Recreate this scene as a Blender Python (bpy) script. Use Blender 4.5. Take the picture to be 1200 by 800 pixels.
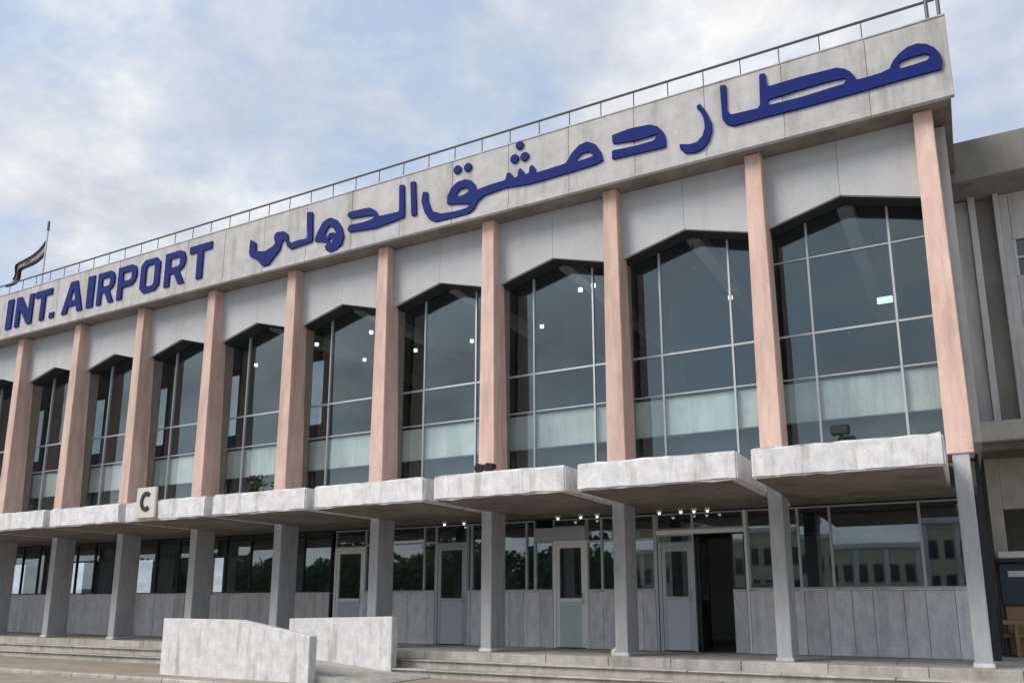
import bpy, bmesh, math, random
from mathutils import Vector, Matrix
R = math.radians
random.seed(7)
for o in list(bpy.data.objects): bpy.data.objects.remove(o)
scn = bpy.context.scene
COL = scn.collection

# ------------------------------------------------------------------ camera
CAM = Vector((-0.026, -16.167, 1.065))
FOC, PPX, PPY = 965.97, 602.11, 501.61          # pixels of the 1200 x 800 photograph
cd = bpy.data.cameras.new('camera'); cam = bpy.data.objects.new('camera', cd); COL.objects.link(cam)
cam.location = CAM
cam.rotation_euler = (R(90 + 11.903), 0, R(28.737))
cd.sensor_width = 36; cd.lens = FOC / 1200 * 36
cd.shift_x = (600 - PPX) / 1200; cd.shift_y = (PPY - 400) / 1200
cd.clip_end = 6000; cd.clip_start = 0.1
scn.camera = cam

# ------------------------------------------------------------------ sky and sun
SUN_EL, SUN_AZ = 40, 222        # azimuth clockwise from +Y
w = bpy.data.worlds.new('World'); scn.world = w; w.use_nodes = True
nt = w.node_tree; nt.nodes.clear()
N = nt.nodes.new; LK = nt.links.new
out = N('ShaderNodeOutputWorld'); bg = N('ShaderNodeBackground'); bg.inputs[1].default_value = 0.1
sky = N('ShaderNodeTexSky'); sky.sky_type = 'NISHITA'; sky.sun_disc = False
sky.sun_elevation = R(SUN_EL); sky.sun_rotation = R(SUN_AZ); sky.air_density = 1.0; sky.dust_density = 2.0; sky.ozone_density = 1.5
tc = N('ShaderNodeTexCoord'); sep = N('ShaderNodeSeparateXYZ'); LK(tc.outputs['Generated'], sep.inputs[0])
az = N('ShaderNodeMath'); az.operation = 'ABSOLUTE'; LK(sep.outputs[2], az.inputs[0])
ad = N('ShaderNodeMath'); ad.operation = 'ADD'; ad.inputs[1].default_value = 0.22; LK(az.outputs[0], ad.inputs[0])
dx = N('ShaderNodeMath'); dx.operation = 'DIVIDE'; LK(sep.outputs[0], dx.inputs[0]); LK(ad.outputs[0], dx.inputs[1])
dy = N('ShaderNodeMath'); dy.operation = 'DIVIDE'; LK(sep.outputs[1], dy.inputs[0]); LK(ad.outputs[0], dy.inputs[1])
cmb = N('ShaderNodeCombineXYZ'); LK(dx.outputs[0], cmb.inputs[0]); LK(dy.outputs[0], cmb.inputs[1])
mp = N('ShaderNodeMapping'); mp.inputs['Scale'].default_value = (1.0, 1.15, 1); mp.inputs['Rotation'].default_value = (0, 0, R(25)); mp.inputs['Location'].default_value = (3.1, 1.7, 0)
LK(cmb.outputs[0], mp.inputs[0])
n1 = N('ShaderNodeTexNoise'); n1.inputs['Scale'].default_value = 2.1; n1.inputs['Detail'].default_value = 8; n1.inputs['Roughness'].default_value = 0.62; n1.inputs['Distortion'].default_value = 0.15
LK(mp.outputs[0], n1.inputs['Vector'])
r1 = N('ShaderNodeValToRGB'); r1.color_ramp.elements[0].position = 0.40; r1.color_ramp.elements[1].position = 0.62
r1.color_ramp.elements[0].color = (.12, .12, .12, 1); r1.color_ramp.elements[1].color = (.97, .97, .97, 1)
LK(n1.outputs[0], r1.inputs[0])
n2 = N('ShaderNodeTexNoise'); n2.inputs['Scale'].default_value = 4.2; n2.inputs['Detail'].default_value = 6; n2.inputs['Roughness'].default_value = 0.6
mp2 = N('ShaderNodeMapping'); mp2.inputs['Location'].default_value = (7.3, 2.2, 4); LK(cmb.outputs[0], mp2.inputs[0]); LK(mp2.outputs[0], n2.inputs['Vector'])
r2 = N('ShaderNodeValToRGB'); r2.color_ramp.elements[0].position = 0.35; r2.color_ramp.elements[1].position = 0.68
r2.color_ramp.elements[0].color = (3.7, 3.8, 4.2, 1); r2.color_ramp.elements[1].color = (5.9, 5.85, 5.7, 1)
LK(n2.outputs[0], r2.inputs[0])
mx = N('ShaderNodeMix'); mx.data_type = 'RGBA'
hz = N('ShaderNodeMix'); hz.data_type = 'RGBA'; hz.inputs['Factor'].default_value = .7; hz.inputs['B'].default_value = (3.0, 3.8, 5.0, 1); LK(sky.outputs[0], hz.inputs['A'])
LK(r1.outputs[0], mx.inputs['Factor']); LK(hz.outputs['Result'], mx.inputs['A']); LK(r2.outputs[0], mx.inputs['B'])
LK(mx.outputs['Result'], bg.inputs[0]); LK(bg.outputs[0], out.inputs[0])
sd = bpy.data.lights.new('sun', 'SUN'); sd.energy = 1.9; sd.angle = R(30); sd.color = (1, .95, .88)
sun = bpy.data.objects.new('sun', sd); COL.objects.link(sun)
a = R(SUN_AZ); e = R(SUN_EL)
sdir = Vector((math.sin(a) * math.cos(e), math.cos(a) * math.cos(e), math.sin(e)))
sun.rotation_euler = sdir.to_track_quat('Z', 'Y').to_euler(); sun.location = (0, -20, 30)
vs = scn.view_settings; vs.view_transform = 'Standard'; vs.look = 'None'; vs.exposure = 0.8; vs.gamma = 1.0; vs.use_curve_mapping = False

# ------------------------------------------------------------------ materials
def new_mat(name):
    m = bpy.data.materials.new(name); m.use_nodes = True
    t = m.node_tree; b = t.nodes['Principled BSDF']
    return m, t, b

def stone(name, c1, c2, scale=3.0, rough=0.7, bump=0.15, stain=None, stain_amt=0.5, stretch=(1, 1, 1), vary=0.12, fine=40, spec=0.35, stain_scale=1.2, stain_lo=.5, stain_hi=.72):
    m, t, b = new_mat(name); n = t.nodes.new; l = t.links.new
    g = n('ShaderNodeNewGeometry'); mp = n('ShaderNodeMapping'); mp.inputs['Scale'].default_value = stretch
    l(g.outputs['Position'], mp.inputs[0])
    na = n('ShaderNodeTexNoise'); na.inputs['Scale'].default_value = scale; na.inputs['Detail'].default_value = 9; na.inputs['Roughness'].default_value = .65
    l(mp.outputs[0], na.inputs['Vector'])
    ra = n('ShaderNodeValToRGB'); ra.color_ramp.elements[0].position = .32; ra.color_ramp.elements[1].position = .68
    ra.color_ramp.elements[0].color = (*c1, 1); ra.color_ramp.elements[1].color = (*c2, 1); l(na.outputs[0], ra.inputs[0])
    col = ra.outputs[0]
    if stain:
        ms = n('ShaderNodeMapping'); ms.inputs['Scale'].default_value = (1.3, 1.3, .16); ms.inputs['Location'].default_value = (5, 3, 8); l(g.outputs['Position'], ms.inputs[0])
        nb = n('ShaderNodeTexNoise'); nb.inputs['Scale'].default_value = stain_scale; nb.inputs['Detail'].default_value = 10; nb.inputs['Roughness'].default_value = .7
        l(ms.outputs[0], nb.inputs['Vector'])
        rb = n('ShaderNodeValToRGB'); rb.color_ramp.elements[0].position = stain_lo; rb.color_ramp.elements[1].position = stain_hi
        rb.color_ramp.elements[0].color = (0, 0, 0, 1); rb.color_ramp.elements[1].color = (stain_amt,) * 3 + (1,); l(nb.outputs[0], rb.inputs[0])
        x = n('ShaderNodeMix'); x.data_type = 'RGBA'; l(rb.outputs[0], x.inputs['Factor']); l(col, x.inputs['A']); x.inputs['B'].default_value = (*stain, 1)
        col = x.outputs['Result']
    nf = n('ShaderNodeTexNoise'); nf.inputs['Scale'].default_value = fine; nf.inputs['Detail'].default_value = 4; l(g.outputs['Position'], nf.inputs['Vector'])
    oi = n('ShaderNodeObjectInfo')
    v = n('ShaderNodeMath'); v.operation = 'MULTIPLY_ADD'; v.inputs[1].default_value = vary; v.inputs[2].default_value = 1 - vary / 2; l(oi.outputs['Random'], v.inputs[0])
    f = n('ShaderNodeMath'); f.operation = 'MULTIPLY_ADD'; f.inputs[1].default_value = .36; f.inputs[2].default_value = -.18; l(nf.outputs[0], f.inputs[0])
    s = n('ShaderNodeMath'); s.operation = 'ADD'; l(v.outputs[0], s.inputs[0]); l(f.outputs[0], s.inputs[1])
    hv = n('ShaderNodeHueSaturation'); l(s.outputs[0], hv.inputs['Value']); l(col, hv.inputs['Color'])
    l(hv.outputs[0], b.inputs['Base Color']); b.inputs['Roughness'].default_value = rough; b.inputs['Specular IOR Level'].default_value = spec
    if bump:
        bp = n('ShaderNodeBump'); bp.inputs['Strength'].default_value = bump; bp.inputs['Distance'].default_value = .02; l(nf.outputs[0], bp.inputs['Height']); l(bp.outputs[0], b.inputs['Normal'])
    return m

def plain(name, c, rough=.5, metal=0, emit=None, es=1, spec=.4, grain=.12):
    m, t, b = new_mat(name); n = t.nodes.new; l = t.links.new
    g = n('ShaderNodeNewGeometry'); na = n('ShaderNodeTexNoise'); na.inputs['Scale'].default_value = 9; na.inputs['Detail'].default_value = 6; l(g.outputs['Position'], na.inputs['Vector'])
    f = n('ShaderNodeMath'); f.operation = 'MULTIPLY_ADD'; f.inputs[1].default_value = grain * 2; f.inputs[2].default_value = 1 - grain; l(na.outputs[0], f.inputs[0])
    hv = n('ShaderNodeHueSaturation'); hv.inputs['Color'].default_value = (*c, 1); l(f.outputs[0], hv.inputs['Value']); l(hv.outputs[0], b.inputs['Base Color'])
    b.inputs['Roughness'].default_value = rough; b.inputs['Metallic'].default_value = metal; b.inputs['Specular IOR Level'].default_value = spec
    if emit: b.inputs['Emission Color'].default_value = (*emit, 1); b.inputs['Emission Strength'].default_value = es
    return m

def glass(name, tint, base, rough=.015, wave=.02, tilt=.05):
    m = bpy.data.materials.new(name); m.use_nodes = True; t = m.node_tree; t.nodes.clear(); n = t.nodes.new; l = t.links.new
    o = n('ShaderNodeOutputMaterial'); x = n('ShaderNodeMixShader'); tr = n('ShaderNodeBsdfTransparent'); gl = n('ShaderNodeBsdfGlossy')
    tr.inputs[0].default_value = (*tint, 1); gl.inputs['Roughness'].default_value = rough; gl.inputs[0].default_value = (.82, .97, 1, 1)
    fr = n('ShaderNodeFresnel'); gb = n('ShaderNodeNewGeometry'); io = n('ShaderNodeMix'); io.data_type = 'FLOAT'   # same air-to-glass ratio on both faces of the thin pane
    io.inputs['A'].default_value = 1.45; io.inputs['B'].default_value = 1 / 1.45; l(gb.outputs['Backfacing'], io.inputs['Factor']); l(io.outputs['Result'], fr.inputs[0])
    ad = n('ShaderNodeMath'); ad.operation = 'ADD'; ad.use_clamp = True; ad.inputs[1].default_value = base; l(fr.outputs[0], ad.inputs[0])
    g = n('ShaderNodeNewGeometry'); nz = n('ShaderNodeTexNoise'); nz.inputs['Scale'].default_value = .8; nz.inputs['Detail'].default_value = 2; l(g.outputs['Position'], nz.inputs['Vector'])
    bp = n('ShaderNodeBump'); bp.inputs['Strength'].default_value = wave; bp.inputs['Distance'].default_value = .2; l(nz.outputs[0], bp.inputs['Height'])
    oi = n('ShaderNodeObjectInfo'); wn = n('ShaderNodeTexWhiteNoise'); wn.noise_dimensions = '1D'; l(oi.outputs['Random'], wn.inputs['W'])
    tv = n('ShaderNodeVectorMath'); tv.operation = 'MULTIPLY_ADD'; tv.inputs[1].default_value = (tilt, 0, tilt); tv.inputs[2].default_value = (-tilt / 2, 0, -tilt / 2); l(wn.outputs['Color'], tv.inputs[0])
    av = n('ShaderNodeVectorMath'); av.operation = 'ADD'; l(bp.outputs[0], av.inputs[0]); l(tv.outputs[0], av.inputs[1])
    nv = n('ShaderNodeVectorMath'); nv.operation = 'NORMALIZE'; l(av.outputs[0], nv.inputs[0]); l(nv.outputs[0], gl.inputs['Normal'])
    l(ad.outputs[0], x.inputs[0]); l(tr.outputs[0], x.inputs[1]); l(gl.outputs[0], x.inputs[2]); l(x.outputs[0], o.inputs[0])
    return m

M = {}
M['fascia'] = stone('weathered_fascia_stone', (.38, .375, .37), (.50, .49, .48), 2.6, .8, .25, stain=(.21, .20, .16), stain_amt=.8, vary=.08, stain_scale=1.6, stain_lo=.5, stain_hi=.75)
M['marble'] = stone('white_marble', (.52, .52, .53), (.74, .735, .73), 4.5, .55, .2, stain=(.20, .18, .15), stain_amt=.85, vary=.08, stain_scale=2.6, stain_lo=.52, stain_hi=.75)
M['wallmarble'] = stone('grey_veined_marble', (.50, .51, .535), (.72, .725, .74), 4.0, .45, .08, stain=(.33, .31, .29), stain_amt=.7, stretch=(1.6, 1.6, .7), vary=.24, stain_scale=1.6, stain_lo=.5)
M['pillar'] = stone('grey_pillar_stone', (.36, .375, .39), (.47, .48, .49), 4, .6, .15, stain=(.18, .18, .17), stain_amt=.5, stretch=(2, 2, .6), vary=.1)
M['pink'] = stone('pink_stone', (.52, .36, .30), (.66, .475, .405), 2.5, .7, .2, stain=(.36, .24, .19), stain_amt=.6, stretch=(1.5, 1.5, .5), vary=.2, stain_scale=2.4, stain_lo=.46, stain_hi=.66)
M['panel'] = stone('grey_render_panel', (.40, .41, .42), (.46, .47, .48), 1.6, .8, .15, stain=(.34, .34, .335), stain_amt=.5, vary=.06)
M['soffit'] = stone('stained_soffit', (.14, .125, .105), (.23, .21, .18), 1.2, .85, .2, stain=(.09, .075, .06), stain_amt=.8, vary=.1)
M['step'] = stone('worn_step_stone', (.36, .35, .32), (.50, .48, .44), 3, .8, .3, stain=(.16, .14, .11), stain_amt=.7, vary=.3, stain_scale=2.2, stain_lo=.45)
M['ground'] = stone('dusty_paving', (.25, .205, .165), (.36, .30, .245), 2.4, .9, .3, stain=(.17, .145, .12), stain_amt=.7, vary=0)
M['forecourt'] = stone('pale_bounce_forecourt', (.32, .31, .29), (.40, .385, .36), 1.2, .9, .3, stain=(.22, .21, .19), stain_amt=.6, vary=0)  # unseen forecourt, made pale to bounce light up under the canopy
M['wing'] = stone('wing_render', (.46, .45, .445), (.58, .565, .55), 1.5, .85, .15, stain=(.17, .16, .14), stain_amt=.6, vary=.08)
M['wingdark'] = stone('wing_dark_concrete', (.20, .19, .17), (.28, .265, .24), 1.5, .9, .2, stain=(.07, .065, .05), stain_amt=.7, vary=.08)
M['beige'] = stone('beige_stone', (.36, .335, .29), (.48, .45, .39), 3, .8, .2, vary=.15)
M['tan'] = stone('tan_wood', (.25, .15, .08), (.36, .23, .13), 3, .65, .15, stretch=(1, 1, 6), vary=.15)
M['navy'] = plain('navy_letter_paint', (.014, .025, .145), .6, spec=.05, grain=.2)
M['alu'] = plain('aluminium_frame', (.42, .45, .47), .4, .3)
M['whiteframe'] = plain('white_door_frame', (.80, .80, .79), .5)
M['darkframe'] = plain('dark_metal', (.035, .035, .038), .5, .2)
M['rail'] = plain('weathered_rail_paint', (.10, .105, .11), .55, .3)
M['doorgreen'] = plain('pale_green_door_panel', (.48, .60, .58), .5)
M['doorblue'] = plain('pale_blue_door_panel', (.52, .55, .61), .5)
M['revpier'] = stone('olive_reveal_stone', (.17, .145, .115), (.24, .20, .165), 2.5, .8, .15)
M['lining'] = plain('dark_reveal_lining', (.02, .02, .022), .7)  # recess darkness put into this near-black colour
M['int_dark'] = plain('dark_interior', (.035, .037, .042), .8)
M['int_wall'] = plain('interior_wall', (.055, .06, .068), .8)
M['lobby'] = plain('lobby_wall', (.32, .31, .29), .8)
M['int_floor'] = plain('interior_floor', (.12, .115, .11), .5)
M['parapet'] = stone('white_parapet', (.47, .465, .45), (.62, .61, .595), 1.2, .6, .05, stain=(.30, .30, .29), stain_amt=.8, vary=.3, stain_scale=1.0, stain_lo=.45, stain_hi=.65)
M['beam'] = plain('pale_ceiling_beam', (.42, .43, .43), .7)
M['lamp'] = plain('lit_lamp', (.9, .9, .85), .4, emit=(1, .97, .88), es=1.0)
M['exit'] = plain('lit_green_sign', (.3, .8, .5), .4, emit=(.75, 1, .8), es=.7)
M['black'] = plain('black_plastic', (.015, .015, .016), .45)
M['signface'] = plain('cream_sign_face', (.55, .53, .47), .5)
M['red'] = plain('flag_red', (.06, .012, .012), .8); M['white'] = plain('flag_white', (.4, .4, .4), .8); M['flagblack'] = plain('flag_black', (.015, .012, .012), .8); M['green'] = plain('flag_green', (.02, .12, .05), .8)
M['bag'] = plain('white_plastic_bag', (.6, .6, .57), .6)
M['teal'] = plain('dark_teal_counter', (.03, .045, .055), .5)
M['darkleaf'] = stone('dark_dusty_leaves', (.012, .016, .010), (.03, .038, .022), 6, .7, 0, vary=.2); M['leaf'] = stone('leaves', (.035, .06, .02), (.075, .11, .04), 2, .7, 0, vary=.2); M['bark'] = stone('bark', (.08, .06, .04), (.14, .11, .08), 8, .9, .4)
M['ochre'] = stone('ochre_render', (.46, .41, .30), (.58, .53, .42), 1, .9, .1); M['winpane'] = plain('dark_window', (.03, .035, .04), .1, spec=.8)
M['upglass'] = glass('tinted_upper_glass', (.90, .945, .94), .04)
M['rearglass'] = glass('grey_rear_glass', (.62, .66, .66), .03)
M['lowglass'] = glass('shop_glass', (.88, .90, .91), .085, wave=.004, tilt=.02)

# ------------------------------------------------------------------ mesh helpers
def bx(bm, x0, x1, y0, y1, z0, z1, bev=0):
    r = bmesh.ops.create_cube(bm, size=1)
    bmesh.ops.scale(bm, vec=(x1 - x0, y1 - y0, z1 - z0), verts=r['verts'])
    bmesh.ops.translate(bm, vec=((x0 + x1) / 2, (y0 + y1) / 2, (z0 + z1) / 2), verts=r['verts'])
    if bev:
        es = list({ed for v in r['verts'] for ed in v.link_edges})
        bmesh.ops.bevel(bm, geom=es, offset=bev, segments=1, affect='EDGES')

def hexa(bm, low, high, bev=0):
    """low/high: four points each, same winding"""
    vs = [bm.verts.new(p) for p in list(low) + list(high)]
    fs = [(3, 2, 1, 0), (4, 5, 6, 7)] + [(i, (i + 1) % 4, 4 + (i + 1) % 4, 4 + i) for i in range(4)]
    for f in fs: bm.faces.new([vs[i] for i in f])
    if bev:
        es = list({ed for v in vs for ed in v.link_edges}); bmesh.ops.bevel(bm, geom=es, offset=bev, segments=2, affect='EDGES')

def tube(bm, p, q, r, n=8, r2=None):
    p, q = Vector(p), Vector(q); d = q - p; L = d.length
    m = Matrix.Translation((p + q) / 2) @ d.to_track_quat('Z', 'Y').to_matrix().to_4x4()
    bmesh.ops.create_cone(bm, cap_ends=True, segments=n, radius1=r, radius2=r if r2 is None else r2, depth=L, matrix=m)

def prism(bm, poly, y0, y1):
    """poly: list of (x, z), extruded along y"""
    a = [bm.verts.new((x, y0, z)) for x, z in poly]; b = [bm.verts.new((x, y1, z)) for x, z in poly]
    n = len(poly); bm.faces.new(a); bm.faces.new(b[::-1])
    for i in range(n): bm.faces.new((a[i], b[i], b[(i + 1) % n], a[(i + 1) % n]))

def mesh(name, bm, smooth=False):
    bmesh.ops.recalc_face_normals(bm, faces=bm.faces)
    me = bpy.data.meshes.new(name); bm.to_mesh(me); bm.free()
    if smooth: me.shade_smooth()
    return me

W = {}          # world location of every parent
def add(name, me, mat=None, parent=None, loc=(0, 0, 0), **props):
    if isinstance(me, bmesh.types.BMesh): me = mesh(name, me)
    if mat and me is not None and not me.materials: me.materials.append(M[mat])
    o = bpy.data.objects.new(name, me); COL.objects.link(o)
    loc = Vector(loc); o.location = loc - (W[parent.name] if parent else Vector())
    o.parent = parent; W[o.name] = loc
    for k, v in props.items(): o[k] = v
    return o
def thing(name, label, cat, loc=(0, 0, 0), group=None):
    o = add(name, None, None, None, loc, label=label, category=cat)
    if group: o['group'] = group
    return o
def box(name, x0, x1, y0, y1, z0, z1, mat, parent=None, bev=0, loc=None, **props):
    bm = bmesh.new()
    if loc is None:
        c = ((x0 + x1) / 2, (y0 + y1) / 2, z0)
        bx(bm, x0 - c[0], x1 - c[0], y0 - c[1], y1 - c[1], 0, z1 - z0, bev); loc = c
    else: bx(bm, x0, x1, y0, y1, z0, z1, bev)
    return add(name, bm, mat, parent, loc, **props)

def pix(px, py, Y):
    """pixel of the photograph -> (x, z) on the facade plane y = Y"""
    yw, pt = R(28.737), R(11.903)
    F = Vector((-math.sin(yw) * math.cos(pt), math.cos(yw) * math.cos(pt), math.sin(pt)))
    r = Vector((math.cos(yw), math.sin(yw), 0)); u = r.cross(F)
    d = F + r * (px - PPX) / FOC + u * (PPY - py) / FOC
    q = CAM + d * ((Y - CAM.y) / d.y); return q.x, q.z

# ================================================================== setting
S = 3.2; NB = 15                       # bay width, number of bays
XL = -S * NB - .3                      # left end of the terminal
bm = bmesh.new(); bx(bm, -900, 900, -900, 900, -1.2, -.62); add('ground', bm, 'forecourt', kind='structure')
bm = bmesh.new(); bx(bm, XL - 30, 40, -3.9, 30, -.9, -.5); bx(bm, XL - 30, 40, -9.0, -4.07, -.9, -.56); pave = add('pavement', bm, 'ground', kind='structure')
for k in range(56):                    # kerb stones
    x = 24 - k * 1.5
    box('kerb_stone', x - 1.49, x, -4.06, -3.89, -.9, -.485 + random.uniform(-.004, .004), 'step', pave, .015)
pod = box('podium', XL - 6, 14, -.32, 9.3, -.9, -.03, 'step', kind='structure')
# podium floor slabs and steps, stone by stone
def stones(parent, name, x0, x1, L, y0, y1, z0, z1, mat, jit=.006):
    x = x0
    while x < x1 - .1:
        l = L * random.uniform(.85, 1.15); xe = min(x + l, x1)
        dz = random.uniform(-jit, jit)
        box(name, x + .004, xe - .004, y0 + random.uniform(-jit, jit), y1, z0, z1 + dz, mat, parent, .012)
        x = xe
stones(pod, 'edge_stone', XL - 6, 10, 1.5, -.36, .02, -.2, 0, 'step', .004)
stones(pod, 'floor_slab', XL - 6, 10, 1.2, .024, .9, -.1, -.004, 'step', .002)
stones(pod, 'floor_slab', XL - 6, 10, 1.3, .904, 2.2, -.1, -.006, 'step', .002)
st1 = box('step', XL - 6, 14, -.70, -.30, -.9, -.20, 'step', kind='structure')
stones(st1, 'step_stone', XL - 6, 10, 1.7, -.76, -.34, -.199, -.165, 'step')
st2 = box('step', XL - 6, 14, -1.10, -.66, -.9, -.37, 'step', kind='structure')
stones(st2, 'step_stone', XL - 6, 10, 1.6, -1.16, -.74, -.369, -.335, 'step')
# ramp between the two marble cheek walls
bm = bmesh.new()
prism(bm, [(-10.3, -.52), (-10.3, -.48), (-15.8, -.02), (-16.05, -.02), (-16.05, -.52)], -3.05, -1.1)
add('ramp', bm, 'step', kind='structure')

# ================================================================== terminal building
T = thing('terminal_building', 'long two-storey airport terminal with pink stone columns and peaked dark windows', 'building', (-20, 0, 0))

# --- roof, fascia
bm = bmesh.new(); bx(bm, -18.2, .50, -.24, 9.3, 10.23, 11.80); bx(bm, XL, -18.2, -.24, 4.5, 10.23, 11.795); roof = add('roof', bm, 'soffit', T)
fas = box('fascia', XL, .53, -.28, -.18, 10.25, 11.86, 'fascia', T)
x = .56; k = 0
while x > XL:
    l = 1.6 if k else 1.42
    box('fascia_slab', x - l + .003, x - .003, -.325 + random.uniform(-.003, .003), -.276, 10.34, 11.885, 'fascia', fas, .008)
    box('fascia_lip', x - l + .002, x - .002, -.35, -.24, 10.205, 10.338, 'fascia', fas, .01)
    box('coping_stone', x - l + .003, x - .003, -.34, .05, 11.887, 11.93 + random.uniform(-.004, .004), 'fascia', fas, .01)
    x -= l; k += 1
# --- roof railing
bm = bmesh.new(); tube(bm, (XL, -.17, 12.40), (.42, -.17, 12.40), .028); rl = add('roof_railing', bm, 'rail', T)
bm = bmesh.new(); tube(bm, (0, 0, 11.9), (0, 0, 12.40), .013, 6); pm = mesh('post', bm)
k = 0
while -.9 - k * .8 > XL: add('post', pm, 'rail', rl, (-.9 - k * .8, -.17, 0)); k += 1
for px_, zt in ((.27, 12.62), (.47, 12.5)):
    bm = bmesh.new(); tube(bm, (px_, -.17, 11.9), (px_, -.17, zt), .035); add('end_post', bm, 'rail', rl)

# --- columns, panels, glazing, canopy for each bay
bm = bmesh.new()
hexa(bm, [(-.215, -.03, 3.6), (.215, -.03, 3.6), (.215, .62, 3.6), (-.215, .62, 3.6)], [(-.165, -.03, 10.22), (.165, -.03, 10.22), (.165, .44, 10.22), (-.165, .44, 10.22)], .012)
col_me = mesh('column', bm)
bm = bmesh.new(); bx(bm, -.13, .13, .40, .86, 3.58, 10.2); rev_me = mesh('reveal_pier', bm)
bm = bmesh.new(); bx(bm, -.135, .135, 0, .65, 0, 3.61, .012); pil_me = mesh('pillar', bm)
bm = bmesh.new(); bx(bm, -.16, .16, -.03, .68, 0, .07, .01); plin_me = mesh('plinth', bm)
PZ = 8.62; AZ = 9.03
pans = []
for sgn in (-1, 1):
    bm = bmesh.new(); x0 = .003 * sgn; x1 = sgn * (S / 2 - .10)
    prism(bm, [(x0, AZ), (x1, PZ), (x1, 10.22), (x0, 10.22)], .28, .36); pa = mesh('spandrel_panel', bm)
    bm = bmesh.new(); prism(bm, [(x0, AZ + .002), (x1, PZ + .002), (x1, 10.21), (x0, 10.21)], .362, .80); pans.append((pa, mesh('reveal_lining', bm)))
bm = bmesh.new(); bx(bm, -.022, .022, .80, .88, 3.6, 9.3, .004); mul_me = mesh('mullion', bm)
def hbar(z, r=.018):
    bm = bmesh.new(); bx(bm, -S / 2 + .12, S / 2 - .12, .81, .87, z - r, z + r, .003); return mesh('transom', bm)
tr_main, tr_low, tr_up = hbar(6.42, .022), hbar(5.50, .014), hbar(8.05, .014)
bm = bmesh.new(); bx(bm, -S / 2 + .1, S / 2 - .1, .79, .89, 3.59, 3.75); cill_me = mesh('frame', bm)
XM = (-S / 2 + .12, -.78, .78, S / 2 - .12); ZM = (3.75, 5.5, 6.42, 9.3)
panes = {}
for a in range(3):
    for b in range(3):
        bm = bmesh.new(); bx(bm, XM[a], XM[a + 1], .838, .844, ZM[b], ZM[b + 1]); panes[a, b] = mesh('pane', bm)
def rough_block(x0, x1, y0, y1, z0, z1, seed):
    rnd = random.Random(seed); bm = bmesh.new(); bx(bm, x0, x1, y0, y1, z0, z1)
    bmesh.ops.bevel(bm, geom=list(bm.edges), offset=.03, segments=2, affect='EDGES')
    for c in range(1, 14):
        xx = x0 + (x1 - x0) * c / 14
        bmesh.ops.bisect_plane(bm, geom=list(bm.verts) + list(bm.edges) + list(bm.faces), plane_co=(xx, 0, 0), plane_no=(1, 0, 0))
    for v in bm.verts:
        if v.co.y < y0 + .2:
            v.co.z += rnd.gauss(0, .007); v.co.y += rnd.gauss(0, .008)
    return bm
for i in range(NB):
    xc = -S * i - S / 2; X0 = -S * i
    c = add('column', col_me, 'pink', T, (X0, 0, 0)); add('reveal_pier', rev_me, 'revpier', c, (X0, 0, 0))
    p = add('pillar', pil_me, 'pillar', T, (X0, 0, 0)); add('plinth', plin_me, 'wallmarble', p, (X0, 0, 0))
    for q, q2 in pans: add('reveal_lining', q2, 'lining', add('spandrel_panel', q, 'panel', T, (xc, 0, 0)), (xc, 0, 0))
    wf = add('window', cill_me, 'darkframe', T, (xc, 0, 0))
    for sx in (-.78, .78): add('mullion', mul_me, 'alu', wf, (xc + sx, 0, 0))
    add('transom', tr_main, 'alu', wf, (xc, 0, 0)); add('transom', tr_low, 'alu', wf, (xc, 0, 0))
    if i == 0: add('transom', tr_up, 'alu', wf, (xc, 0, 0))
    for pm_ in panes.values(): add('pane', pm_, 'upglass', wf, (xc, 0, 0))
    bm = rough_block(-S / 2 + .11, S / 2 - .13 if i else S / 2 - .21, -2.317, .75, 3.084, 3.587, i)
    cn = add('canopy_block', bm, 'marble', T, (xc, 0, 0))
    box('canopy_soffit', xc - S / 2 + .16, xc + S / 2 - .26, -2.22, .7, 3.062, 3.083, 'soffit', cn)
    # white parapet behind the glass
    box('inner_parapet', xc - S / 2 + .05, xc + S / 2 - .05, .91, 1.02, 4.62, 5.44, 'parapet', T, .01)
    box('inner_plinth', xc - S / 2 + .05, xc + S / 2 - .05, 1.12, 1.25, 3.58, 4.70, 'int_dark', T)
add('column', col_me, 'pink', T, (-S * NB, 0, 0)); add('pillar', pil_me, 'pillar', T, (-S * NB, 0, 0))

# --- floors, ceilings, inner walls
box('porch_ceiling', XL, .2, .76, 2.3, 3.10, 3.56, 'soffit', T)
box('upper_floor', XL, .15, 2.31, 9.2, 3.12, 3.57, 'int_floor', T)
box('upper_floor', XL, .15, .90, 2.29, 3.561, 3.578, 'int_floor', T)
box('upper_ceiling', -18.2, .15, .9, 9.0, 9.32, 9.42, 'int_wall', T); box('upper_ceiling', XL, -18.2, .9, 4.36, 9.32, 9.42, 'int_wall', T)
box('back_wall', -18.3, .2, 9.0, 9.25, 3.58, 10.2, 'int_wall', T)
RW = [(-35.18, -34.0), (-31.13, -29.97), (-27.16, -26.27), (-23.27, -22.45), (-19.29, -18.49)]   # clerestory windows in the inner wall behind the far bays
YR = 4.2
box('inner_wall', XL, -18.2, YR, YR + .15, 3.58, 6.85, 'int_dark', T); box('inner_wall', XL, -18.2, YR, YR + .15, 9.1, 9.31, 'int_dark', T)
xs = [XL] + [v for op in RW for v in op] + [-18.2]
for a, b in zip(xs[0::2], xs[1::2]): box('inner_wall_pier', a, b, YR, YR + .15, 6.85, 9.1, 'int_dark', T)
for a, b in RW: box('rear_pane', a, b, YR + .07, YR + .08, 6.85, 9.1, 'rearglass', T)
box('inner_wall', -18.35, -18.2, YR + .15, 9.0, 3.58, 9.31, 'int_dark', T)
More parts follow.
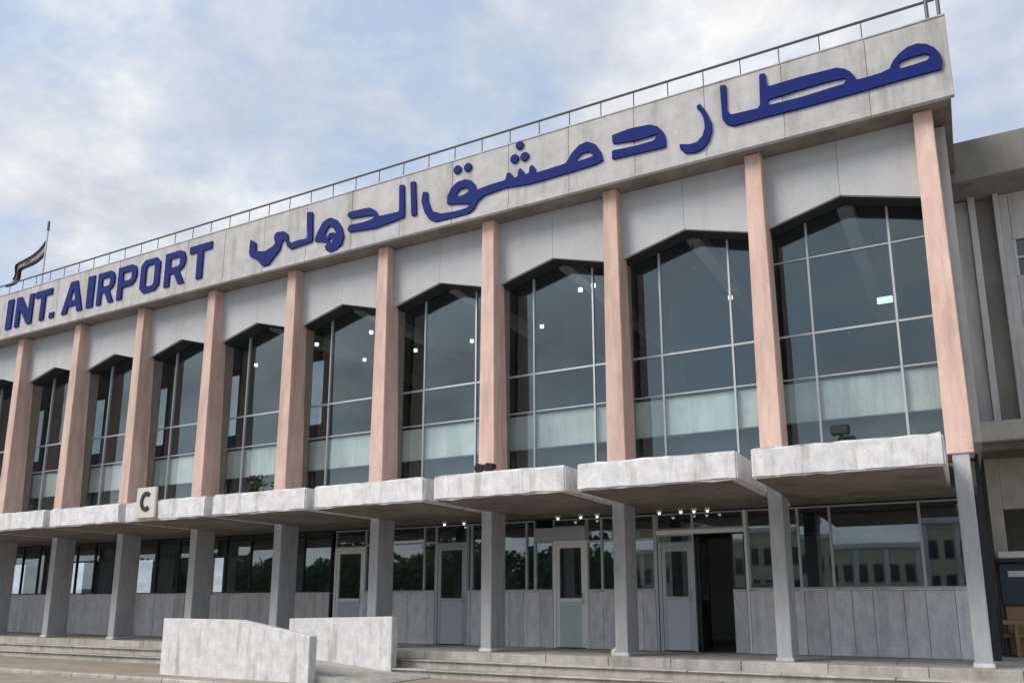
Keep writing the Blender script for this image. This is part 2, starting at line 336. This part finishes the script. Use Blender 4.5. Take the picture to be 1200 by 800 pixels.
box('end_wall', .16, .36, .70, 9.25, 3.9, 10.2, 'wing', T); box('end_wall', .165, .30, 2.1, 9.25, -.05, 3.9, 'int_dark', T)  # lower piece near black, the gap's shadow put into its colour
box('end_wall', XL - .2, XL, .3, 9.25, -.05, 10.2, 'wing', T)
for i in range(6):
    box('ceiling_beam', -S * i - 1.75, -S * i - 1.45, .95, 8.98, 9.02, 9.318, 'beam', T); box('gallery_rail', -S * i - S + .2, -S * i - .2, 5.1, 5.16, 6.1, 6.22, 'beam', T)
for i in range(NB):                     # inner columns of the hall
    box('inner_column', -S * i - .2, -S * i + .2, 4.6, 5.0, 3.58, 9.31, 'int_dark', T) if i < 6 else None
# ground-floor back wall with its row of windows: piers, sill wall and lintel
ops = [(-43.5, -42.0), (-38.7, -37.3), (-33.7, -32.4), (-28.7, -27.9)]
box('back_wall', XL, .2, 9.0, 9.25, -.05, 1.30, 'lobby', T); box('back_wall', XL, .2, 9.0, 9.25, 2.95, 3.12, 'int_wall', T)
xs = [XL] + [v for op in ops for v in op if v > XL] + [.2]
if len(xs) % 2: xs = xs[1:]
for a, b in zip(xs[0::2], xs[1::2]): box('back_wall_pier', a, b, 9.0, 9.25, 1.30, 2.95, 'lobby', T)
box('lower_ceiling', XL, .15, 2.32, 9.0, 3.07, 3.115, 'int_wall', T)
# ceiling lamps seen through the glass
ORD = ['end', 'second', 'third', 'fourth', 'fifth', 'sixth', 'seventh', 'eighth']
def bay_name(x, y):
    xf = CAM.x + (x - CAM.x) * (.84 - CAM.y) / (y - CAM.y); return ORD[min(7, max(0, int(-xf / S)))]
LB = 'ceiling lamps of the upper hall'
for n_, (lx, ly, lz) in enumerate([(-17.22, 2.43, 8.9), (-15.0, 2.32, 8.9), (-16.98, 4.47, 8.9), (-14.89, 4.43, 8.9), (-12.81, 4.47, 8.9), (-8.14, 2.19, 8.9), (-7.73, 2.08, 8.9), (-10.31, 4.29, 8.9), (-20.6, 3.2, 8.9), (-4.9, 4.6, 8.9)]):
    t = thing('ceiling_lamp', 'small lit ceiling lamp behind the %s upper window counted from the annex' % bay_name(lx, ly), 'lamp', (lx, ly, lz), LB)
    bm = bmesh.new(); tube(bm, (0, 0, -.03), (0, 0, .06), .06, 14); add('lens', bm, 'lamp', t, (lx, ly, lz))
    bm = bmesh.new(); tube(bm, (0, 0, .055), (0, 0, .16), .10, 14, .05); tube(bm, (0, 0, .15), (0, 0, 9.33 - lz), .012, 6); add('housing', bm, 'darkframe', t, (lx, ly, lz))
t = thing('hanging_sign', 'small glowing green and white sign hanging behind the end window', 'sign', (-1.13, 3, 7.5))
box('sign_box', -1.29, -.97, 2.96, 3.04, 7.56, 7.70, 'exit', t, .01)
bm = bmesh.new(); tube(bm, (-1.25, 3, 7.69), (-1.25, 3, 9.33), .01, 6); tube(bm, (-1.0, 3, 7.69), (-1.0, 3, 9.33), .01, 6); add('hanger', bm, 'darkframe', t)
t = thing('globe_lamp', 'unlit dark globe lamp hanging under the peak of the window', 'lamp', (-4.85, 1.05, 8.3))
bm = bmesh.new(); bmesh.ops.create_uvsphere(bm, u_segments=16, v_segments=10, radius=.11, matrix=Matrix.Translation((-4.85, 1.05, 8.42))); add('globe', mesh('globe', bm, True), 'black', t)
bm = bmesh.new(); tube(bm, (-4.85, 1.05, 8.5), (-4.85, 1.05, 9.33), .012, 6); add('stem', bm, 'darkframe', t)

# --- ground-floor front (set back behind the pillars)
YW = 2.2
def wallpanels(x0, x1, z1=1.33, wmin=.38, wmax=.62):
    wl = box('dwarf_wall', x0, x1, YW + .02, YW + .16, -.02, z1 - .02, 'int_wall', T)
    x = x0
    while x < x1 - .02:
        l = random.uniform(wmin, wmax); xe = x1 if x + l > x1 - .2 else x + l
        box('marble_panel', x + .004, xe - .004, YW - random.uniform(.008, .016), YW + .03, 0, z1 - .03, 'wallmarble', wl, .004)
        x = xe
    box('sill', x0, x1, YW - .05, YW + .18, z1 - .028, z1 + .012, 'marble', wl, .008)
def glazing(x0, x1, z0, z1, vert=(), horiz=(), fm='alu', fw=.03, mw=.025, gm='lowglass'):
    """frame with each mullion and each pane its own part"""
    bm = bmesh.new(); y0, y1 = YW + .02, YW + .09
    bx(bm, x0, x0 + fw, y0, y1, z0, z1); bx(bm, x1 - fw, x1, y0, y1, z0, z1)
    bx(bm, x0 + fw, x1 - fw, y0, y1, z0, z0 + fw); bx(bm, x0 + fw, x1 - fw, y0, y1, z1 - fw, z1)
    f = add('window', bm, fm, T)
    xs = [x0 + fw] + list(vert) + [x1 - fw]; zs = [z0 + fw] + list(horiz) + [z1 - fw]
    for v in vert: box('mullion', v - mw, v + mw, y0 - .004, y1 + .004, z0 + fw, z1 - fw, fm, f)
    for h in horiz: box('transom', x0 + fw, x1 - fw, y0 + .006, y1 - .006, h - mw, h + mw, fm, f)
    for a, b in zip(xs[:-1], xs[1:]):
        for c, d in zip(zs[:-1], zs[1:]): box('pane', a, b, YW + .052, YW + .058, c, d, gm, f)
    return f
def door(x0, x1, zt, pm, zp=1.13, fm='whiteframe', sw=.09, gm='lowglass'):
    bm = bmesh.new(); y0, y1 = YW + .0, YW + .10; j = .07
    bx(bm, x0 - j, x0, y0, y1, 0, zt + j); bx(bm, x1, x1 + j, y0, y1, 0, zt + j); bx(bm, x0, x1, y0, y1, zt, zt + j)
    d = add('door', bm, fm, T)
    bm = bmesh.new(); y0, y1 = YW + .02, YW + .075
    bx(bm, x0 + .006, x0 + sw, y0, y1, .02, zt - .006); bx(bm, x1 - sw, x1 - .006, y0, y1, .02, zt - .006)
    bx(bm, x0 + sw, x1 - sw, y0, y1, zt - .1, zt - .006); bx(bm, x0 + sw, x1 - sw, y0, y1, zp - .05, zp + .03)
    add('leaf_frame', bm, fm, d)
    box('door_panel', x0 + sw, x1 - sw, y0 + .012, y1 - .01, .02, zp - .05, pm, d)
    box('pane', x0 + sw, x1 - sw, y0 + .02, y0 + .027, zp + .03, zt - .1, gm, d)
    bm = bmesh.new(); tube(bm, (x1 - .05, y0 - .05, zp - .1), (x1 - .05, y0 - .05, zp + .16), .014); tube(bm, (x1 - .05, y0 + .01, zp - .07), (x1 - .05, y0 - .05, zp - .07), .01); tube(bm, (x1 - .05, y0 + .01, zp + .13), (x1 - .05, y0 - .05, zp + .13), .01)
    add('handle', bm, 'alu', d)
    return d
HZ = 3.06
# bay by the pink end column: wide window over a marble wall
wallpanels(-4.28, .16)
glazing(-4.28, .16, 1.345, HZ, (-3.2, -2.55, -.85), (), 'alu')
# open entrance
box('door_jamb', -4.34, -4.285, YW - .02, YW + .14, 0, HZ, 'whiteframe', T, .006)
box('door_jamb', -6.40, -6.34, YW - .02, YW + .14, 0, HZ, 'alu', T, .006)
box('door_header', -6.34, -4.34, YW - .04, YW + .12, 2.58, 2.68, 'whiteframe', T, .006)
glazing(-6.34, -4.34, 2.69, HZ, (-5.5,), (), 'alu')
wallpanels(-4.64, -4.345, 1.33)
glazing(-4.64, -4.345, 1.345, 2.575, (), (), 'darkframe')
door(-6.25, -5.55, 2.30, 'doorblue', 1.16, 'alu')
glazing(-6.33, -5.49, 2.375, 2.578, (), (), 'alu')
# swung-open leaf inside the doorway
lf = thing('open_door_leaf', 'dark glazed door leaf swung inward in the open entrance', 'door', (-5.42, YW + .15, 0))
bm = bmesh.new(); bx(bm, -5.44, -5.40, YW + .13, YW + .21, .02, 2.5); bx(bm, -5.44, -5.40, YW + .82, YW + .90, .02, 2.5); bx(bm, -5.44, -5.40, YW + .21, YW + .82, 2.4, 2.5); bx(bm, -5.44, -5.40, YW + .21, YW + .82, .02, 1.1)
add('frame', bm, 'darkframe', lf); box('pane', -5.423, -5.417, YW + .21, YW + .82, 1.1, 2.4, 'lowglass', lf)
# bay with the pale green door
wallpanels(-8.10, -6.405); glazing(-8.10, -6.405, 1.345, HZ, (-7.72,), (2.5,), 'alu')
door(-8.93, -8.17, 2.46, 'doorgreen')
box('door_header', -9.5, -8.105, YW - .06, YW + .1, 2.535, 2.86, 'alu', T, .01)
glazing(-9.005, -8.105, 2.865, HZ, (), (), 'alu')
wallpanels(-11.35, -9.005); glazing(-11.35, -9.51, 1.345, HZ, (-9.75,), (), 'alu'); glazing(-9.505, -9.005, 1.345, 2.53, (), (), 'alu')
# bay with the narrow door
door(-12.39, -11.55, 2.5, 'doorblue', 1.14, 'alu')
glazing(-12.46, -11.48, 2.575, HZ, (), (), 'alu'); wallpanels(-11.475, -11.355); glazing(-11.475, -11.355, 1.345, HZ, (), (), 'alu')
wallpanels(-14.82, -12.465); glazing(-14.82, -12.465, 1.345, HZ, (-12.84,), (2.62,), 'alu')
door(-15.84, -14.89, 2.5, 'doorblue', 1.14, 'whiteframe')
glazing(-15.91, -14.825, 2.575, HZ, (), (), 'alu')
x1 = -15.915
for k in range(5, NB + 1):
    x0 = -S * k - .05
    if x1 - x0 > .3:
        wallpanels(x0, x1); m_ = (x0 + x1) / 2
        glazing(x0, x1, 1.345, HZ, (m_ - .45, m_ + .55), (2.45,) if k % 2 else (), 'darkframe')
    x1 = x0 - .005
# soffit lamps under the canopy
for lx, ly in [(-8.04, 1.75), (-7.62, 1.75), (-8.64, 1.75), (-5.6, 1.75), (-5.3, 1.75), (-5.0, 1.75), (-6.1, 1.75), (-3.3, 1.75), (-11.3, 1.75), (-11.9, 1.75)]:
    t = thing('soffit_lamp', 'small round lamp in the porch ceiling of the %s bay from the annex' % ORD[int(-lx / S)], 'lamp', (lx, ly, 3.0), 'lamps in the porch ceiling')
    bm = bmesh.new(); tube(bm, (0, 0, 3.0), (0, 0, 3.05), .022, 12, .035); add('bulb', bm, 'lamp', t, (lx, ly, 0))
    bm = bmesh.new(); tube(bm, (0, 0, 3.045), (0, 0, 3.105), .06, 12); add('rim', bm, 'whiteframe', t, (lx, ly, 0))

# ================================================================== lettering
YF = -.322; DEP = .05
def letter(parent, name, polys, mat='navy', thin=0.0):
    """polys: closed outlines of (x, z); later ones cut holes (even-odd fill)"""
    cu = bpy.data.curves.new(name, 'CURVE'); cu.dimensions = '2D'; cu.fill_mode = 'BOTH'; cu.extrude = DEP / 2; cu.bevel_depth = .004; cu.bevel_resolution = 0; cu.offset = thin
    for pl in polys:
        sp = cu.splines.new('POLY'); sp.points.add(len(pl) - 1); sp.use_cyclic_u = True
        for q, (x, z) in zip(sp.points, pl): q.co = (x, z, 0, 1)
    tmp = bpy.data.objects.new('tmp', cu); COL.objects.link(tmp)
    dg = bpy.context.evaluated_depsgraph_get(); dg.update()
    me = bpy.data.meshes.new_from_object(tmp.evaluated_get(dg)); bpy.data.objects.remove(tmp); bpy.data.curves.remove(cu)
    me.transform(Matrix.Translation((0, YF - DEP / 2, 0)) @ Matrix.Rotation(R(90), 4, 'X')); me.name = name
    me.materials.clear()
    return add(name, me, mat, parent)
def smooth(pl, n=1):
    for _ in range(n):
        q = []
        for i in range(len(pl)):
            a, b = Vector(pl[i]), Vector(pl[(i + 1) % len(pl)]); q += [a.lerp(b, .08), a.lerp(b, .92)]
        pl = q
    return [tuple(v) for v in pl]
ZM_ = {3: (280, 210, .15), 4: (390, 190, .15), 5: (480, 150, .175), 6: (640, 120, .175), 7: (790, 60, .175), 8: (940, 20, .1625)}
def tr(*segs):
    pts = []
    for k, s in segs:
        ox, oy, sc = ZM_[k]
        v = [float(c) for c in s.replace(',', ' ').split()]
        pts += [pix(ox + v[i] * sc, oy + v[i + 1] * sc, YF - DEP) for i in range(0, len(v), 2)]
    return smooth(pts)
def dots(k, *cs):
    ox, oy, sc = ZM_[k]; res = []
    for cx, cy, r in cs:
        x, z = pix(ox + cx * sc, oy + cy * sc, YF - DEP); x2, _ = pix(ox + (cx + r) * sc, oy + (cy - .22 * r) * sc, YF - DEP); rr = abs(x2 - x)
        res.append([(x + rr * math.cos(t * math.pi / 7), z + rr * math.sin(t * math.pi / 7)) for t in range(14)])
    return res
A = thing('arabic_sign', 'dark blue raised Arabic letters fixed along the pale stone fascia', 'sign', (-8, YF, 10.4))
letter(A, 'letter_group', thin=-.004, polys=[
    tr((7, '305,232 345,225 352,395 380,425 575,378 568,155 608,148 622,238 850,170'), (8, '246,365 300,372 345,392 375,425 392,452 470,432 560,405 632,372 640,345 660,310 700,262 760,215 830,190 900,195 955,222 995,265 1012,320 1005,375 850,415 680,462 400,545 0,655'), (7, '600,445 400,500 350,490 322,455')),
    tr((7, '628,325'), (8, '0,520 180,468 300,440 318,452 300,482 180,518 0,575'), (7, '630,362')),
    tr((8, '690,340 720,315 800,285 890,262 925,275 905,310 800,345 705,372'))])
letter(A, 'letter', thin=-.004, polys=[tr((6, '1010,20 1030,10 1070,60 1105,130 1110,190 1090,260 1050,310 1000,335 930,340 895,310 893,280 960,280 1010,265 1045,225 1062,170 1055,110 1030,60 1008,40'))])
letter(A, 'letter', thin=-.004, polys=[tr((6, '440,220 560,175 690,148 745,160 785,200 800,250 800,298 620,340 440,382 440,322 600,290 720,255 752,208 700,225 600,255 445,278'))])
letter(A, 'letter_group', thin=-.004, polys=[
    tr((6, '275,262 330,280 365,330 380,388 330,415 170,465 0,515'), (5, '800,375 640,400 500,450 455,490 430,540 390,575 300,600 180,628 130,612 98,565 78,490 88,428 120,428 122,490 148,555 210,572 300,558 380,535 408,510 380,505 250,512 250,460 278,400 320,360 370,343 410,350 438,378 443,415 540,378 640,348 650,305 668,295 688,318 695,335 722,325 728,280 742,268 762,290 768,312 798,300 803,258 820,245 838,268 845,300 900,282'), (6, '0,450 130,408 170,340 220,285')),
    tr((5, '308,445 335,410 375,398 400,415 375,440 330,458')), tr((6, '200,380 240,340 290,330 315,358 250,382 212,394'))])
for d_ in dots(5, (735, 115, 25), (700, 205, 27), (768, 190, 27), (318, 278, 25), (388, 262, 25)): letter(A, 'letter_dot', [d_], thin=0)
letter(A, 'letter', thin=-.004, polys=[tr((4, '605,155 645,150 652,415 612,420'))])
letter(A, 'letter_group', thin=-.004, polys=[tr((4, '518,180 556,175 560,425 480,460 400,490 330,515 130,545 112,530 125,492 250,465 310,440 328,420 300,414 210,428 130,438 112,415 125,390 240,362 290,355 330,375 352,412 362,420 430,405 517,385'))])
letter(A, 'letter', thin=-.004, polys=[tr((3, '590,470 605,430 625,390 650,340 690,308 720,300 765,318 800,370 818,440 800,505 765,550 710,572 678,555 668,520 690,508 670,490 620,485 595,490')), tr((3, '665,430 700,365 735,375 757,420 730,415 705,420 690,450')), tr((3, '698,475 715,455 732,480 715,500'))])
letter(A, 'letter_group', thin=-.004, polys=[tr((3, '530,255 575,255 572,485 520,505 400,545 375,525 365,490 345,468 330,500 315,555 270,610 225,670 185,680 155,650 130,620 85,605 78,570 88,470 130,495 128,560 200,562 260,525 282,500 272,450 290,415 350,405 380,430 380,470 402,498 470,472 533,462'))])

LS = thing('latin_sign', 'dark blue raised capital letters reading INT. AIRPORT on the fascia', 'sign', (-24, YF, 10.4))
ZB, ZT = 10.53, 11.62; H = ZT - ZB
def G(ch):
    s = .24                       # stroke, fraction of cell width
    if ch == 'I': return [[(0, 0), (1, 0), (1, 1), (0, 1)]]
    if ch == '.': return [[(0, 0), (1, 0), (1, .17), (0, .17)]]
    if ch == 'T': return [[(.37, 0), (.63, 0), (.63, .8), (1, .8), (1, 1), (0, 1), (0, .8), (.37, .8)]]
    if ch == 'N': return [[(0, 0), (s, 0), (s, .58), (1 - s - .02, 0), (1, 0), (1, 1), (1 - s, 1), (1 - s, .42), (s + .02, 1), (0, 1)]]
    if ch == 'A': return [[(0, 0), (.25, 0), (.31, .21), (.69, .21), (.75, 0), (1, 0), (.66, 1), (.34, 1)], [(.36, .38), (.64, .38), (.5, .83)]]
    if ch == 'P': return [[(0, 0), (.26, 0), (.26, .36), (.72, .36), (.92, .46), (1, .6), (1, .78), (.92, .93), (.74, 1), (0, 1)], [(.26, .54), (.66, .54), (.74, .6), (.74, .76), (.66, .82), (.26, .82)]]
    if ch == 'R': return [[(0, 0), (.26, 0), (.26, .36), (.46, .36), (.72, 0), (1, 0), (.72, .39), (.92, .47), (1, .6), (1, .78), (.92, .93), (.74, 1), (0, 1)], [(.26, .54), (.66, .54), (.74, .6), (.74, .76), (.66, .82), (.26, .82)]]
    if ch == 'O': return [[(.0, .16), (.2, 0), (.8, 0), (1, .16), (1, .84), (.8, 1), (.2, 1), (0, .84)], [(.27, .24), (.34, .17), (.66, .17), (.73, .24), (.73, .76), (.66, .83), (.34, .83), (.27, .76)]]
CELLS = [('I', -29.32, -29.0), ('N', -28.78, -27.8), ('T', -27.68, -26.75), ('.', -26.78, -26.54), ('A', -26.1, -25.0), ('I', -24.78, -24.46), ('R', -24.26, -23.42), ('P', -23.24, -22.34), ('O', -22.14, -21.24), ('R', -21.0, -20.1), ('T', -19.92, -18.98)]
for ch, a, b in CELLS:
    letter(LS, 'letter', [[(a + x * (b - a), ZB + z * H) for x, z in pl] for pl in G(ch)])

# gate sign standing on the canopy edge
t = thing('gate_sign', 'small cream square sign with a dark letter C on the canopy edge', 'sign', (-18.2, -2.38, 3.1))
box('sign_board', -18.58, -17.84, -2.40, -2.33, 3.14, 3.92, 'signface', t, .015)
pl = [(.30 * math.cos(R(q)), .34 * math.sin(R(q))) for q in range(50, 311, 20)] + [(.17 * math.cos(R(q)), .20 * math.sin(R(q))) for q in range(310, 49, -20)]
sv = YF, DEP; YF, DEP = -2.40, .02
letter(t, 'letter', [[(-18.19 + .7 * x, 3.56 + .74 * z) for x, z in pl]], 'black')
YF, DEP = sv
# potted shrubs on the canopy, before the glass
def shrub(x, y, h, label, seed):
    rn = random.Random(seed); t = thing('potted_shrub', label, 'plant', (x, y, 3.58), 'potted shrubs on the canopy')
    bm = bmesh.new(); tube(bm, (x, y, 3.575), (x, y, 3.86), .11, 12, .15); add('pot', bm, 'wingdark', t)
    bm = bmesh.new()
    for k in range(7): tube(bm, (x, y, 3.84), (x + rn.uniform(-.2, .2), y + rn.uniform(-.12, .12), 3.86 + h * rn.uniform(.5, .95)), .012, 5, .005)
    add('stem', bm, 'bark', t)
    bm = bmesh.new()
    for k in range(260):
        u = rn.random(); p = Vector((x + rn.gauss(0, .15), y + rn.gauss(0, .09), 3.9 + h * u)); a_ = Vector((rn.gauss(0, 1), rn.gauss(0, 1), rn.gauss(0, .8))).normalized(); b_ = a_.orthogonal().normalized(); l_ = rn.uniform(.05, .10)
        bm.faces.new([bm.verts.new(p + a_ * l_), bm.verts.new(p + b_ * l_ * .35), bm.verts.new(p - a_ * l_), bm.verts.new(p - b_ * l_ * .35)])
    add('foliage', bm, 'darkleaf', t)
shrub(-17.3, .35, .6, 'dark leafy potted shrub on the canopy in the sixth window from the annex', 1)
# lamp fitting on the canopy beside a column
t = thing('floodlight', 'single black floodlight on a short post before the end window', 'lamp', (-1.95, .3, 3.58))
bm = bmesh.new(); tube(bm, (-1.95, .3, 3.57), (-1.95, .3, 4.19), .025); bx(bm, -2.08, -1.82, .2, .4, 3.57, 3.62); add('post', bm, 'black', t)
box('lamp_head', -2.13, -1.79, .2, .36, 4.17, 4.36, 'black', t, .03); box('lens', -2.09, -1.83, .19, .199, 4.20, 4.33, 'black', t)
t = thing('floodlight', 'small black double floodlight standing on the canopy beside a pink column', 'lamp', (-9.45, -.25, 3.58))
box('base', -9.6, -9.3, -.35, -.15, 3.58, 3.63, 'black', t, .01)
for dx_ in (-.13, .13):
    bm = bmesh.new(); tube(bm, (-9.45 + dx_ * .4, -.25, 3.62), (-9.45 + dx_, -.25, 3.98), .02); tube(bm, (-9.45 + dx_, -.42, 4.02), (-9.45 + dx_, -.16, 4.08), .11, 12, .07); add('lamp_head', bm, 'black', t)

# ================================================================== cheek walls of the ramp
bm = bmesh.new(); prism(bm, [(-16.1, -.6), (-11.75, -.6), (-11.75, .40), (-13.8, .70), (-16.1, .71)], -3.25, -3.03)
bmesh.ops.bevel(bm, geom=list(bm.edges), offset=.012, segments=1, affect='EDGES')
add('ramp_wall', bm, 'marble', label='white marble ramp side wall with its top sloping down at one end', category='wall')
bm = bmesh.new(); prism(bm, [(-14.3, -.6), (-11.28, -.6), (-11.28, .76), (-14.3, .69)], -1.18, -.98)
bmesh.ops.bevel(bm, geom=list(bm.edges), offset=.012, segments=1, affect='EDGES')
add('ramp_wall', bm, 'marble', label='level-topped marble ramp side wall standing next to the terminal steps', category='wall')

# ================================================================== right-hand wing
Wg = thing('annex_building', 'dull grey annex with flat overhanging roof slab joined to the terminal end', 'building', (8, 6, 0))
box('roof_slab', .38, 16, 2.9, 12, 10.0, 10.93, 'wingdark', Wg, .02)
box('wall_panel', .38, .70, 4.0, 4.2, 4.7, 10.0, 'wing', Wg, .01)
box('fin', .705, .84, 3.82, 4.2, 4.7, 10.0, 'wing', Wg, .01)
box('recess', .845, 1.19, 4.15, 4.3, 4.7, 10.0, 'wingdark', Wg)
box('fin', 1.195, 1.30, 3.86, 4.2, 4.7, 10.0, 'wing', Wg, .01)
box('wall_panel', 1.305, 1.48, 4.0, 4.2, 4.7, 10.0, 'wing', Wg, .01)
box('wall_panel', 1.485, 3.4, 4.0, 4.2, 4.7, 8.05, 'wing', Wg, .01); box('wall_panel', 1.485, 3.4, 4.0, 4.2, 8.9, 10.0, 'wing', Wg, .01)
wn = box('window', 1.48, 3.4, 4.08, 4.14, 8.055, 8.895, 'winpane', Wg)
box('frame', 1.485, 1.54, 4.02, 4.079, 8.055, 8.895, 'alu', wn); box('frame', 1.541, 3.4, 4.02, 4.079, 8.45, 8.50, 'alu', wn)
box('wall_panel', 3.405, 16, 4.0, 4.2, 4.7, 10.0, 'wing', Wg, .01)
box('floor_slab', .38, 16, 3.0, 12, 4.28, 4.69, 'beige', Wg, .015)
box('porch_ceiling', .38, 16, 3.2, 9, 4.12, 4.275, 'soffit', Wg)
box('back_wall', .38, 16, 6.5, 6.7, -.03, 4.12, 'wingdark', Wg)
box('body', .5, 16, 8, 12, 4.7, 10.0, 'wing', Wg)
box('pier', .42, .68, 4.3, 4.7, -.03, 4.12, 'beige', Wg, .015)
box('pier', 1.9, 2.2, 4.3, 4.7, -.03, 4.12, 'beige', Wg, .015)
box('lintel', .685, 1.895, 4.4, 4.6, 3.02, 4.12, 'beige', Wg, .01)
box('floor', .2, 16, 2.3, 9.2, -.6, -.012, 'step', Wg)
ck = thing('kiosk_counter', 'dark teal counter with pale top in the shaded annex porch', 'counter', (1.3, 4.0, 0))
box('front', .46, 2.6, 4.0, 4.28, 1.0, 1.86, 'teal', ck, .01); box('top', .42, 2.65, 3.9, 4.29, 1.865, 1.95, 'black', ck, .01)
box('tray', .46, 1.4, 3.93, 4.2, 1.955, 2.10, 'bag', ck, .02); box('label_strip', .62, 1.5, 3.985, 3.999, 1.58, 1.70, 'bag', ck)
box('base', .5, 2.6, 4.05, 4.28, 0, .995, 'tan', ck, .01)
bn = thing('wooden_bench', 'low tan wooden bench with two boards before the kiosk counter', 'bench', (1.4, 3.6, 0))
for yy, zz in ((3.5, .62), (3.72, .36)): box('board', .40, 2.4, yy, yy + .2, zz, zz + .09, 'tan', bn, .01)
for xx in (.6, 2.1): box('leg', xx, xx + .07, 3.52, 3.9, -.01, .62, 'tan', bn)

# ================================================================== flag and mast behind the roof edge
t = thing('flag_mast', 'thin pale roof mast with a darker tip', 'mast', (-35.36, 4.2, 11.8))
bm = bmesh.new(); tube(bm, (-35.36, 4.2, 11.75), (-35.36, 4.2, 17.59), .05, 8, .035); add('pole', bm, 'alu', t)
bm = bmesh.new(); tube(bm, (-35.36, 4.2, 17.59), (-35.36, 4.2, 18.04), .06, 8, .05); add('tip', bm, 'rail', t)
bm = bmesh.new(); n_x, n_z = 24, 12; g = {}
for i in range(n_x + 1):
    for j in range(n_z + 1):
        u, v = i / n_x, j / n_z
        x = -35.40 - 2.85 * u + .15 * math.sin(7 * v) * u
        z = 17.44 - 1.30 * u ** .9 - .25 - .8 * v * (1 - .45 * u) + .08 * math.sin(9 * u + 2 * v)
        y = 4.2 + .22 * math.sin(8 * u + 1.5 * v) * (.3 + u)
        g[i, j] = bm.verts.new((x, y, z))
for i in range(n_x):
    for j in range(n_z):
        f = bm.faces.new((g[i, j], g[i + 1, j], g[i + 1, j + 1], g[i, j + 1]))
        f.material_index = 0 if j < 4 else (1 if j < 8 else 2); f.smooth = True
        if 5 <= j <= 6 and i in (8, 9, 15, 16): f.material_index = 3
bmesh.ops.solidify(bm, geom=list(bm.faces), thickness=.01)
me = mesh('flag', bm)
for k in ('red', 'white', 'flagblack', 'green'): me.materials.append(M[k])
add('flag', me, None, None, label='dark red, white and black flag drooping from the roof mast', category='flag')

# crumpled bag at the pillar foot
bm = bmesh.new(); bmesh.ops.create_icosphere(bm, subdivisions=3, radius=.12)
for v in bm.verts:
    v.co *= 1 + .35 * math.sin(v.co.x * 40 + 3) * math.sin(v.co.y * 47) + random.uniform(-.08, .08); v.co.z = max(v.co.z * .9, -.07)
add('litter_bag', bm, 'bag', None, (-6.52, .12, .065), label='crumpled white plastic bag lying at the foot of a grey pillar', category='bag')

# ================================================================== across the forecourt (seen only mirrored in the glass)
ob = thing('office_building', 'ochre office block across the forecourt mirrored in the windows', 'building', (-14, -78, -.6))
box('wall', -40, 10, -86, -78, -.62, 8.5, 'ochre', ob); box('roof', -40.4, 10.4, -86.4, -77.6, 8.5, 9.0, 'marble', ob)
wm = bmesh.new(); bx(wm, -.45, .45, -.06, .06, 0, 1.9); wm = mesh('window', wm)
for fl in range(2):
    for k in range(32): add('window', wm, 'winpane', ob, (-38.9 + k * 1.55, -77.98, 1.2 + fl * 3.6))
for k in range(17): box('pilaster', -39.8 + k * 3.1, -39.3 + k * 3.1, -78, -77.8, -.6, 8.5, 'marble', ob)
bw = thing('horizon_screen_wall', 'added unseen wall screening the bright horizon behind the mirrored trees', 'wall', (-60, -57, -.62))  # added wall, hides the bright horizon below the mirrored crowns
box('wall', -120, -16, -57.2, -57, -.63, 2.3, 'wingdark', bw); box('coping', -120.1, -15.9, -57.3, -56.9, 2.3, 2.42, 'step', bw)
lm = bmesh.new()
rnd = random.Random(3)
for k in range(1500):
    while True:
        p = Vector((rnd.uniform(-1, 1), rnd.uniform(-1, 1), rnd.uniform(-1, 1)))
        if p.length < 1 and (p.length > .45 or rnd.random() < .3): break
    p = Vector((p.x * 2.3, p.y * 2.3, p.z * 1.9 + 3.0)) + Vector((math.sin(p.z * 5), math.cos(p.x * 4), 0)) * .3
    a_ = Vector((rnd.gauss(0, 1), rnd.gauss(0, 1), rnd.gauss(0, 1))).normalized(); b_ = a_.orthogonal().normalized(); s_ = rnd.uniform(.12, .28)
    vs_ = [lm.verts.new(p + a_ * s_), lm.verts.new(p + b_ * s_ * .6), lm.verts.new(p - a_ * s_), lm.verts.new(p - b_ * s_ * .6)]; lm.faces.new(vs_)
crown = mesh('crown', lm)
bm = bmesh.new(); tube(bm, (0, 0, 0), (.1, 0, 3.2), .2, 8, .13)
for k in range(6): tube(bm, (.1, 0, 2.6 + .1 * k), (1.3 * math.cos(k), 1.3 * math.sin(k), 4.4 + .1 * k), .08, 6, .03)
trunk = mesh('trunk', bm)
for x, y in [(-75, -36), (-70, -38), (-65, -35), (-60, -39), (-55, -36), (-51, -40), (-46, -37), (-40, -39), (-35, -36), (-31, -41), (-26, -38), (-78, -47), (-68, -46), (-62, -47), (-57, -48), (-48, -47), (-43, -48), (-38, -47), (-29, -49)]:  # row thickened with added unseen trees, blocking bright sky in the reflections
    t = thing('tree', 'broad-leaved forecourt tree mirrored in the ground-floor windows', 'tree', (x, y, -.62), 'trees across the forecourt')
    t.scale = (1.35, 1.35, 1.35); t.rotation_euler.z = x
    add('crown', crown, 'leaf', t, (x, y, -.62)); add('trunk', trunk, 'bark', t, (x, y, -.62))
